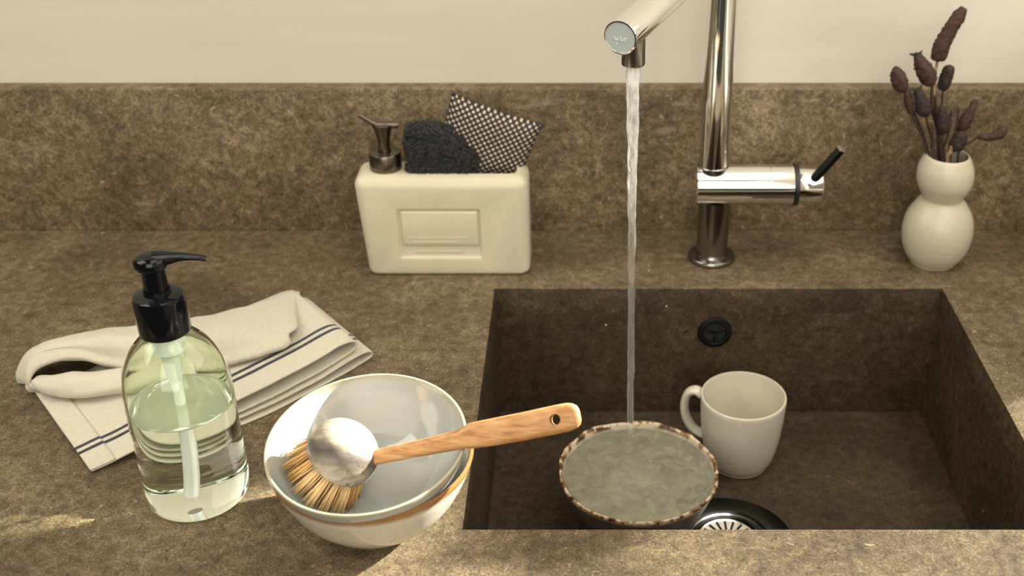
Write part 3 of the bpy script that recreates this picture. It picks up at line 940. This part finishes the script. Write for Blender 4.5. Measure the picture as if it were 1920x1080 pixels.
lathe('pump_neck', [(0.0088, 0.1830), (0.0082, 0.2020), (0.0086, 0.2050)], BLACKGLOSS, bt, 36)
def headz(v):
    return v
head = lathe('pump_head', sp2([(0, 0.2155), (0.006, 0.2150), (0.0105, 0.2130), (0.0122, 0.2095), (0.0118, 0.2060), (0.0095, 0.2035), (0, 0.2030)], 4), BLACKGLOSS, bt, 36, angle=None,
             mtx=Matrix.Translation((0.0, 0, 0)))
yaw = Matrix.Rotation(radians(12), 4, 'Z')
nzl = smooth_prof([yaw @ Vector(p) for p in ((0.002, 0, 0.2105), (0.012, 0, 0.2105), (0.022, 0, 0.2102), (0.031, 0, 0.2088), (0.0375, 0, 0.2068))], 5)
nr = [0.0088, 0.0086, 0.0083, 0.0079, 0.0074, 0.0068, 0.0062, 0.0056, 0.0051, 0.0047, 0.0043, 0.0040, 0.0038, 0.0036, 0.0034, 0.0033, 0.0032, 0.0031, 0.0030, 0.0030, 0.0030]
tube('pump_nozzle', nzl, nr, BLACKGLOSS, bt, 20, angle=50, shape=lambda a, i: (0.72 * cos(a), 1.0 * sin(a)))
plug = lathe('pump_plug', [(0.0, 0.1600), (0.0114, 0.1600), (0.0112, 0.1400), (0.0112, 0.1350), (0.0085, 0.1325), (0.0072, 0.1300), (0.0062, 0.1140), (0.0054, 0.1120), (0.0046, 0.1090), (0, 0.109)], PLAST, bt, 32)
tp = smooth_prof([(0, 0, 0.118), (0.0, 0.0, 0.095), (0.000, -0.001, 0.060), (-0.0015, -0.002, 0.030), (-0.0035, -0.003, 0.0100)], 6)
tube('dip_tube', tp, 0.0041, PLAST, plug, 20)
glass.cycles.is_caustics_caster = True
for o_ in bpy.data.objects:
    if o_.type == 'MESH' and o_.name != glass.name:
        o_.cycles.is_caustics_receiver = True

# ------------------------------------------------------------------ nested bowls
def bowl_mat(name, rimcol, z0, z1, ins, out):
    m, N, L, b = new_mat(name)
    c = coord(N, L)
    s = N.new('ShaderNodeSeparateXYZ'); L.new(c, s.inputs[0])
    n = nz(N, L, c, 60, 3, 0.6)
    add = N.new('ShaderNodeMath'); add.operation = 'MULTIPLY_ADD'
    L.new(n, add.inputs[0]); add.inputs[1].default_value = 0.003; L.new(s.outputs[2], add.inputs[2])
    mr = N.new('ShaderNodeMapRange'); mr.inputs[1].default_value = z0; mr.inputs[2].default_value = z1
    L.new(add.outputs[0], mr.inputs[0])
    col = mix(N, L, ins, rimcol, mr.outputs[0])
    L.new(col, b.inputs['Base Color'])
    b.inputs['Roughness'].default_value = 0.10
    b.inputs['Coat Weight'].default_value = 0.3
    n2 = nz(N, L, c, 22, 2, 0.5)
    bump(N, L, b, n2, 0.12, 0.002)
    return m
BO1 = bowl_mat('glazed_cream_brown_rim', (0.26, 0.12, 0.035), 0.0555, 0.0605, (0.54, 0.50, 0.41), None)
BO2 = bowl_mat('glazed_pale_grey', (0.36, 0.34, 0.23), 0.0510, 0.0550, (0.37, 0.39, 0.365), None)
LBX, LBY = -0.1585, 0.6860
lo = empty('lower_bowl', (LBX, LBY, 0), 'cream bowl with brown rim on the worktop, under the pale bowl', 'bowl')
lo_o = sp2([(0, 0.0015), (0.026, 0.0015), (0.030, 0.0), (0.0335, 0.0010), (0.047, 0.0100), (0.0615, 0.0270), (0.0715, 0.0470), (0.0762, 0.0615)], 6)
lo_i = sp2([(0.0758, 0.0632), (0.0742, 0.0632), (0.0732, 0.0610), (0.0682, 0.0470), (0.0580, 0.0290), (0.0430, 0.0140), (0.025, 0.0070), (0, 0.0060)], 6)
lathe('body', lo_o + lo_i, BO1, lo, 96, angle=60)
UZ = 0.0245
up = empty('upper_bowl', (-0.1585, 0.6865, UZ), 'pale grey glazed bowl nested on top, holding the dish brush', 'bowl')
tilt = Matrix.Rotation(radians(7), 4, 'X') @ Matrix.Rotation(radians(-1.5), 4, 'Y')
up.rotation_euler = tilt.to_euler()
up_o = sp2([(0, 0.0008), (0.026, 0.0008), (0.029, 0.0), (0.0320, 0.0008), (0.0440, 0.0070), (0.0580, 0.0200), (0.0685, 0.0380), (0.0740, 0.0530)], 6)
up_i = sp2([(0.0738, 0.0546), (0.0724, 0.0548), (0.0712, 0.0530), (0.0655, 0.0385), (0.0548, 0.0220), (0.0410, 0.0100), (0.025, 0.0050), (0, 0.0042)], 6)
lathe('body', up_o + up_i, BO2, up, 96, angle=60)

# ------------------------------------------------------------------ dish brush
def wood_mat(name, a, b_, c_, scale=(25, 260, 260), rot=(0, 0, 0)):
    m, N, L, b = new_mat(name)
    c = coord(N, L, 'Object', scale, rot)
    n = nz(N, L, c, 1.0, 4, 0.6, 0.6)
    n2 = nz(N, L, coord(N, L, 'Object'), 30, 3, 0.5)
    col = ramp(N, L, n, [(0.30, a), (0.5, b_), (0.72, c_)])
    col = mix(N, L, col, ramp(N, L, n2, [(0.35, (0.72, 0.66, 0.6)), (0.6, (1, 1, 1))]), 0.6, 'MULTIPLY')
    L.new(col, b.inputs['Base Color'])
    b.inputs['Roughness'].default_value = 0.42
    bump(N, L, b, n, 0.12, 0.0006)
    return m
HWOOD = wood_mat('warm_beech', (0.30, 0.13, 0.045), (0.50, 0.25, 0.09), (0.62, 0.36, 0.16))
def head_mat():
    m, N, L, b = new_mat('weathered_grey_wood')
    c = coord(N, L, 'Object')
    n = nz(N, L, coord(N, L, 'Object', (60, 220, 220), (0, 0, 0.8)), 1.0, 4, 0.6, 0.4)
    col = ramp(N, L, n, [(0.3, (0.20, 0.155, 0.105)), (0.55, (0.34, 0.285, 0.21)), (0.75, (0.44, 0.385, 0.30))])
    n2 = nz(N, L, c, 55, 4, 0.6)
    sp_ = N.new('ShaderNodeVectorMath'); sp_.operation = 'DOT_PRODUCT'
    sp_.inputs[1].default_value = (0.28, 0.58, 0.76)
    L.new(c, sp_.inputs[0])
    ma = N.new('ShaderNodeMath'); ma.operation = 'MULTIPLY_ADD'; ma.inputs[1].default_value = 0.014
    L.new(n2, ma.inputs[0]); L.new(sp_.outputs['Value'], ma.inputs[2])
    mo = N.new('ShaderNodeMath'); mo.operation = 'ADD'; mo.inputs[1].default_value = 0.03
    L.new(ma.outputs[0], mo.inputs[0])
    shade_band = ramp(N, L, mo.outputs[0], [(0.020, (0, 0, 0)), (0.035, (0.85,) * 3), (0.0385, (0.9,) * 3), (0.042, (0, 0, 0))])  # dark stain band: shade across the head put into the wood colour
    col = mix(N, L, col, (0.035, 0.027, 0.022), shade_band)
    col = mix(N, L, col, (0.12, 0.09, 0.07), ramp(N, L, n2, [(0.55, (0, 0, 0)), (0.70, (0.55,) * 3)]))
    n3 = nz(N, L, coord(N, L, 'Object', (30, 260, 40), (0, 0, 0.7)), 1.0, 1, 0.4, 0.8)
    col = mix(N, L, col, (0.06, 0.03, 0.02), ramp(N, L, n3, [(0.600, (0, 0, 0)), (0.606, (0.85,) * 3), (0.616, (0.85,) * 3), (0.622, (0, 0, 0))]))
    L.new(col, b.inputs['Base Color'])
    b.inputs['Roughness'].default_value = 0.55
    bump(N, L, b, n, 0.15, 0.0006)
    return m
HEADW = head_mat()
HC = Vector((-0.1765, 0.6770, 0.0700))
br = empty('dish_brush', HC, 'wooden dish brush with round worn head and tan bristles in the pale bowl', 'brush')
A = Vector((-0.60, 0.06, -0.80)).normalized()           # the way the bristles point
HM = A.to_track_quat('Z', 'Y').to_matrix().to_4x4()
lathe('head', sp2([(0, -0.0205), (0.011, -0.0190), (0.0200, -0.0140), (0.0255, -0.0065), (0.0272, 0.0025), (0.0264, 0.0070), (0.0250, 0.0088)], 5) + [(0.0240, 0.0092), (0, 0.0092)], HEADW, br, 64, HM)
BRIS = [plain('tan_bristle', (0.66, 0.39, 0.14), 0.55), plain('pale_bristle', (0.76, 0.52, 0.24), 0.55), plain('dark_bristle', (0.50, 0.26, 0.08), 0.6)]
rings_ = [(0.0, 1), (0.0075, 6), (0.0145, 11), (0.0208, 16)]
for rr, cnt in rings_:
    for k in range(cnt):
        a = 2 * pi * k / cnt + rr * 40
        vs, fs = [], []
        base = Vector((rr * cos(a), rr * sin(a), 0.0085))
        flare = Vector((cos(a), sin(a), 0)) * (rr / 0.0222) * 0.34
        jit = Vector((random.uniform(-.05, .05), random.uniform(-.05, .05), 0))
        for q in range(34):
            o_ = Vector((random.gauss(0, 1), random.gauss(0, 1), 0)) * 0.00125
            dd = (Vector((0, 0, 1)) + flare + jit + o_ * 42).normalized()
            Ln = random.uniform(0.0245, 0.0280)
            p0 = base + o_
            bend = Vector((random.uniform(-.6, .6), random.uniform(-.6, .6), 0)) * 0.001
            a_, b2 = tube_geo([HM @ p0, HM @ (p0 + dd * Ln * 0.5 + bend), HM @ (p0 + dd * Ln)], [0.00042, 0.00040, 0.00030], 4, len(vs), cap=True)
            vs += a_; fs += b2
        from_py('bristle_tuft', vs, fs, BRIS[random.choice((0, 0, 1, 1, 2))], br, fix=False, angle=None)
# handle
hn, ht = Vector((-0.1520, 0.6740, 0.0675)) - HC, Vector((-0.0030, 0.6725, 0.1070)) - HC
hdir = (ht - hn).normalized()
vdir = Vector((0.05, -0.78, 0.62))
hz = (vdir - hdir * vdir.dot(hdir)).normalized()         # flat side faces the viewer's side
hy = hz.cross(hdir).normalized()
Lh = (ht - hn).length
st = [(-0.006, .0052, .0052, 0), (0.0, .0056, .0054, 0), (0.03, .0061, .0058, 0), (0.064, .0071, .0064, 0.0000), (0.0680, .0079, .0066, 0.0006), (0.0730, .0094, .0068, 0.0010), (0.085, .0099, .0068, 0.0006), (0.11, .0102, .0066, 0), (0.135, .0104, .0063, 0),
      (Lh - 0.008, .0102, .0060, 0), (Lh - 0.004, .0092, .0056, 0), (Lh - 0.0012, .0072, .0048, 0), (Lh, .0045, .0036, 0)]
vs, fs = [], []
NK = 24
for s, wy, wz, off in st:
    for k in range(NK):
        a = 2 * pi * k / NK
        ex = 0.62
        cy, cz = cos(a), sin(a)
        y_ = math.copysign(abs(cy) ** ex, cy) * wy + off
        z_ = math.copysign(abs(cz) ** ex, cz) * wz
        vs.append(hn + hdir * s + hy * y_ + hz * z_)
for i in range(len(st) - 1):
    for k in range(NK):
        k2 = (k + 1) % NK
        fs.append((i * NK + k, i * NK + k2, (i + 1) * NK + k2, (i + 1) * NK + k))
fs.append(tuple(range(NK))); fs.append(tuple((len(st) - 1) * NK + k for k in range(NK)))
hnd = from_py('handle', vs, fs, HWOOD, br, True, 50)
hc_ = hn + hdir * (Lh - 0.0175)
vs_, fs_ = tube_geo([hc_ - hz * 0.02, hc_ + hz * 0.02], 0.0040, 24)
bmc = bmesh.new()
bv = [bmc.verts.new(v) for v in vs_]
for f in fs_: bmc.faces.new([bv[i] for i in f])
cut(hnd, bmc)
soften(hnd, 0.0005, 2, 50)
tube('wire_loop', [hn + hz * 0.004 + hdir * 0.002 + hy * 0.004, hn - hdir * 0.003 + hz * 0.002, hn + hz * 0.003 + hdir * 0.002 - hy * 0.005], 0.0009, GUNMETAL, br, 10)

# ------------------------------------------------------------------ tea towel
TO = Vector((-0.2050, 0.9050, 0.0))
ta = Vector((-0.773, -0.634, 0)); tb = Vector((-0.634, 0.773, 0))
tw = empty('tea_towel', TO, 'folded cream tea towel with two navy stripes behind the glass bottle', 'towel')
def cloth_mat(stripes):
    m, N, L, b = new_mat('cream_linen_striped' if stripes else 'cream_linen')
    uv = coord(N, L, 'UV')
    s = N.new('ShaderNodeSeparateXYZ'); L.new(uv, s.inputs[0])
    def wave(ax):
        mm = N.new('ShaderNodeMath'); mm.operation = 'MULTIPLY'; mm.inputs[1].default_value = 2 * pi * 140
        L.new(s.outputs[ax], mm.inputs[0])
        ss = N.new('ShaderNodeMath'); ss.operation = 'SINE'; L.new(mm.outputs[0], ss.inputs[0])
        return ss.outputs[0]
    mu = N.new('ShaderNodeMath'); mu.operation = 'MULTIPLY'
    L.new(wave(0), mu.inputs[0]); L.new(wave(1), mu.inputs[1])
    n = nz(N, L, uv, 25, 4, 0.6)
    col = ramp(N, L, n, [(0.3, (0.50, 0.46, 0.355)), (0.7, (0.57, 0.525, 0.41))])
    if stripes:
        nn = nz(N, L, uv, 180, 2, 0.5)
        ad = N.new('ShaderNodeMath'); ad.operation = 'MULTIPLY_ADD'
        L.new(nn, ad.inputs[0]); ad.inputs[1].default_value = 0.008; L.new(s.outputs[1], ad.inputs[2])
        st_ = ramp(N, L, ad.outputs[0], [(0.0, (0, 0, 0)), (0.250, (0, 0, 0)), (0.254, (1, 1, 1)), (0.291, (1, 1, 1)), (0.295, (0, 0, 0)), (0.335, (0, 0, 0)), (0.339, (1, 1, 1)), (0.376, (1, 1, 1)), (0.380, (0, 0, 0))])
        col = mix(N, L, col, (0.022, 0.027, 0.042), st_)
    L.new(col, b.inputs['Base Color'])
    b.inputs['Roughness'].default_value = 0.9
    b.inputs['Sheen Weight'].default_value = 0.15
    bump(N, L, b, mu.outputs[0], 0.15, 0.0005)
    return m
LIN_S, LIN = cloth_mat(True), cloth_mat(False)

def sheet(name, rows, m, parent, thick=0.0016, k_r=5, k_c=5, uvf=None, noise_amp=0.0008, sub=0):
    """rows: list of polylines (a, b, z) in towel axes; smooth loft through them, then given cloth thickness"""
    R = [[Vector(p) for p in smooth_prof(r, k_c)] for r in rows]
    nc = len(R[0])
    cols = [smooth_prof([R[i][j] for i in range(len(R))], k_r) for j in range(nc)]
    nr_ = len(cols[0])
    bm = bmesh.new()
    uvl = bm.loops.layers.uv.new('UVMap')
    V = [[None] * nc for _ in range(nr_)]
    UV = {}
    # arc lengths for the uv
    for i in range(nr_):
        for j in range(nc):
            a, b, z = cols[j][i]
            wv = noise_amp * noise.noise((a * 55, b * 55, z * 40 + 3))
            p = ta * a + tb * b + Vector((0, 0, z + wv))
            v = bm.verts.new(p)
            V[i][j] = v
    for i in range(nr_):
        d = 0
        for j in range(nc):
            if j: d += (V[i][j].co - V[i][j - 1].co).length
            UV[V[i][j]] = [0, d]
    for j in range(nc):
        d = 0
        for i in range(nr_):
            if i: d += (V[i][j].co - V[i - 1][j].co).length
            UV[V[i][j]][0] = d
    for i in range(nr_ - 1):
        for j in range(nc - 1):
            f = bm.faces.new((V[i][j], V[i][j + 1], V[i + 1][j + 1], V[i + 1][j]))
            for lp in f.loops:
                u_, v_ = UV[lp.vert]
                lp[uvl].uv = (u_ * 10, v_ * 10)
    me = bpy.data.meshes.new(name)
    bm.to_mesh(me); bm.free()
    o = link(name, me, m, parent, True, None)
    md = o.modifiers.new('cloth', 'SOLIDIFY'); md.thickness = thick; md.offset = 0.0
    bpy.context.view_layer.update()
    apply_mods(o)
    return o
# the zig-zag folded ribbon: rows go along the path, columns from the front edge to the rear
def rib(a, z, bf, br_, zr=None):
    zr = z if zr is None else zr
    return [(a, bf, z), (a, bf + 0.012, z), (a, bf + 0.028, z + 0.0005), (a, bf + 0.05, z * 0.5 + zr * 0.5), (a, (bf + br_) / 2 + 0.02, zr), (a, br_, zr)]
path_rows = [
    rib(0.195, 0.0014, -0.012, 0.125), rib(0.13, 0.0014, -0.024, 0.125), rib(0.06, 0.0014, -0.016, 0.125), rib(0.012, 0.0016, -0.007, 0.125),
    rib(-0.0050, 0.0050, -0.005, 0.122), rib(-0.0020, 0.0105, -0.005, 0.122), rib(0.016, 0.0110, -0.007, 0.123), rib(0.06, 0.0075, -0.014, 0.124), rib(0.13, 0.0062, -0.0200, 0.124), rib(0.185, 0.0060, -0.012, 0.124),
    rib(0.192, 0.0080, -0.010, 0.124), rib(0.185, 0.0098, -0.010, 0.124), rib(0.13, 0.0104, -0.0175, 0.124), rib(0.06, 0.0122, -0.010, 0.123), rib(0.022, 0.0140, -0.003, 0.121),
    rib(0.0085, 0.0175, -0.001, 0.120), rib(0.0095, 0.0245, -0.001, 0.120), rib(0.024, 0.0262, -0.002, 0.120), rib(0.06, 0.0235, -0.007, 0.121), rib(0.13, 0.0205, -0.0145, 0.124), rib(0.185, 0.0160, -0.012, 0.128),
    rib(0.215, 0.0085, -0.009, 0.130), rib(0.238, 0.0045, -0.007, 0.132), rib(0.256, 0.0022, -0.006, 0.134)]
sheet('folded_layers', path_rows, LIN_S, tw, k_r=5, k_c=4, noise_amp=0.0006)
sheet('hem', [rib(0.236, 0.0062, -0.0072, 0.132), rib(0.246, 0.0048, -0.0066, 0.133), rib(0.2568, 0.0038, -0.0062, 0.134)], LIN_S, tw, thick=0.0013, k_r=3, k_c=4, noise_amp=0.0006)
# puffed upper fold: rows run right to left, columns from the front edge over the hump to the rear
def flap(a0, a1, bf, zf, bm_, zm, br_, zr):
    """front edge tucks under, hump in the middle, falls to the rear"""
    return [(a0 + 0.002, bf + min(0.016, (br_ - bf) * 0.3), max(0.003, zf - 0.006)), (a0, bf + 0.004, max(0.0035, zf - 0.003)), (a0, bf - 0.001, zf + 0.002), (a0 * .95 + a1 * .05, bf + 0.006, zf + 0.0075),
            (a0 * .7 + a1 * .3, bf * 0.6 + bm_ * 0.4, zm * 0.8 + zf * 0.2 + 0.003), (a0 * .5 + a1 * .5, bm_, zm), (a0 * .2 + a1 * .8, bm_ * 0.35 + br_ * 0.65, zm * 0.6 + zr * 0.4), (a1, br_, zr), (a1, br_ + 0.002, max(0.0015, zr - 0.010))]
flap_rows = [
    flap(0.060, 0.005, 0.032, 0.0258, 0.070, 0.0262, 0.117, 0.0205),
    flap(0.059, 0.004, 0.028, 0.0282, 0.070, 0.0295, 0.119, 0.0212),
    flap(0.066, 0.008, 0.024, 0.0290, 0.068, 0.0330, 0.124, 0.0200),
    flap(0.082, 0.034, 0.025, 0.0280, 0.068, 0.0385, 0.125, 0.0190),
    flap(0.105, 0.075, 0.030, 0.0265, 0.072, 0.0430, 0.127, 0.0190),
    flap(0.133, 0.115, 0.042, 0.0250, 0.080, 0.0465, 0.133, 0.0190),
    flap(0.160, 0.152, 0.060, 0.0255, 0.096, 0.0480, 0.150, 0.0180),
    flap(0.185, 0.185, 0.080, 0.0260, 0.115, 0.0465, 0.168, 0.0160),
    flap(0.198, 0.204, 0.098, 0.0270, 0.127, 0.0440, 0.175, 0.0150),
    flap(0.211, 0.220, 0.114, 0.0290, 0.141, 0.0410, 0.177, 0.0150),
    flap(0.228, 0.238, 0.128, 0.0310, 0.150, 0.0385, 0.177, 0.0150),
    flap(0.246, 0.252, 0.136, 0.0270, 0.154, 0.0320, 0.173, 0.0140),
    flap(0.257, 0.261, 0.137, 0.0180, 0.152, 0.0205, 0.168, 0.0110),
    flap(0.258, 0.262, 0.134, 0.0090, 0.147, 0.0095, 0.161, 0.0075),
    flap(0.244, 0.250, 0.124, 0.0050, 0.137, 0.0050, 0.151, 0.0045)]
sheet('upper_fold', flap_rows, LIN, tw, k_r=5, k_c=5, noise_amp=0.0022)
# soft roll lying in front of the loop
rp = smooth_prof([ta * a + tb * b + Vector((0, 0, z)) for a, b, z in ((0.252, 0.136, 0.0140), (0.243, 0.118, 0.0155), (0.225, 0.098, 0.0175), (0.200, 0.078, 0.0215), (0.170, 0.058, 0.0240), (0.14, 0.045, 0.022))], 8)
nR = len(rp)
def rshape(a, i):
    s = 1 + 0.16 * noise.noise((cos(a) * 1.3, sin(a) * 1.3, i * 0.11))
    return s * cos(a) * 0.85, s * sin(a) * 1.15
tube('front_roll', rp, [0.0055 + 0.0068 * min(1, (i / nR) * 3.2) for i in range(nR)], LIN, tw, 28, angle=None, shape=rshape)
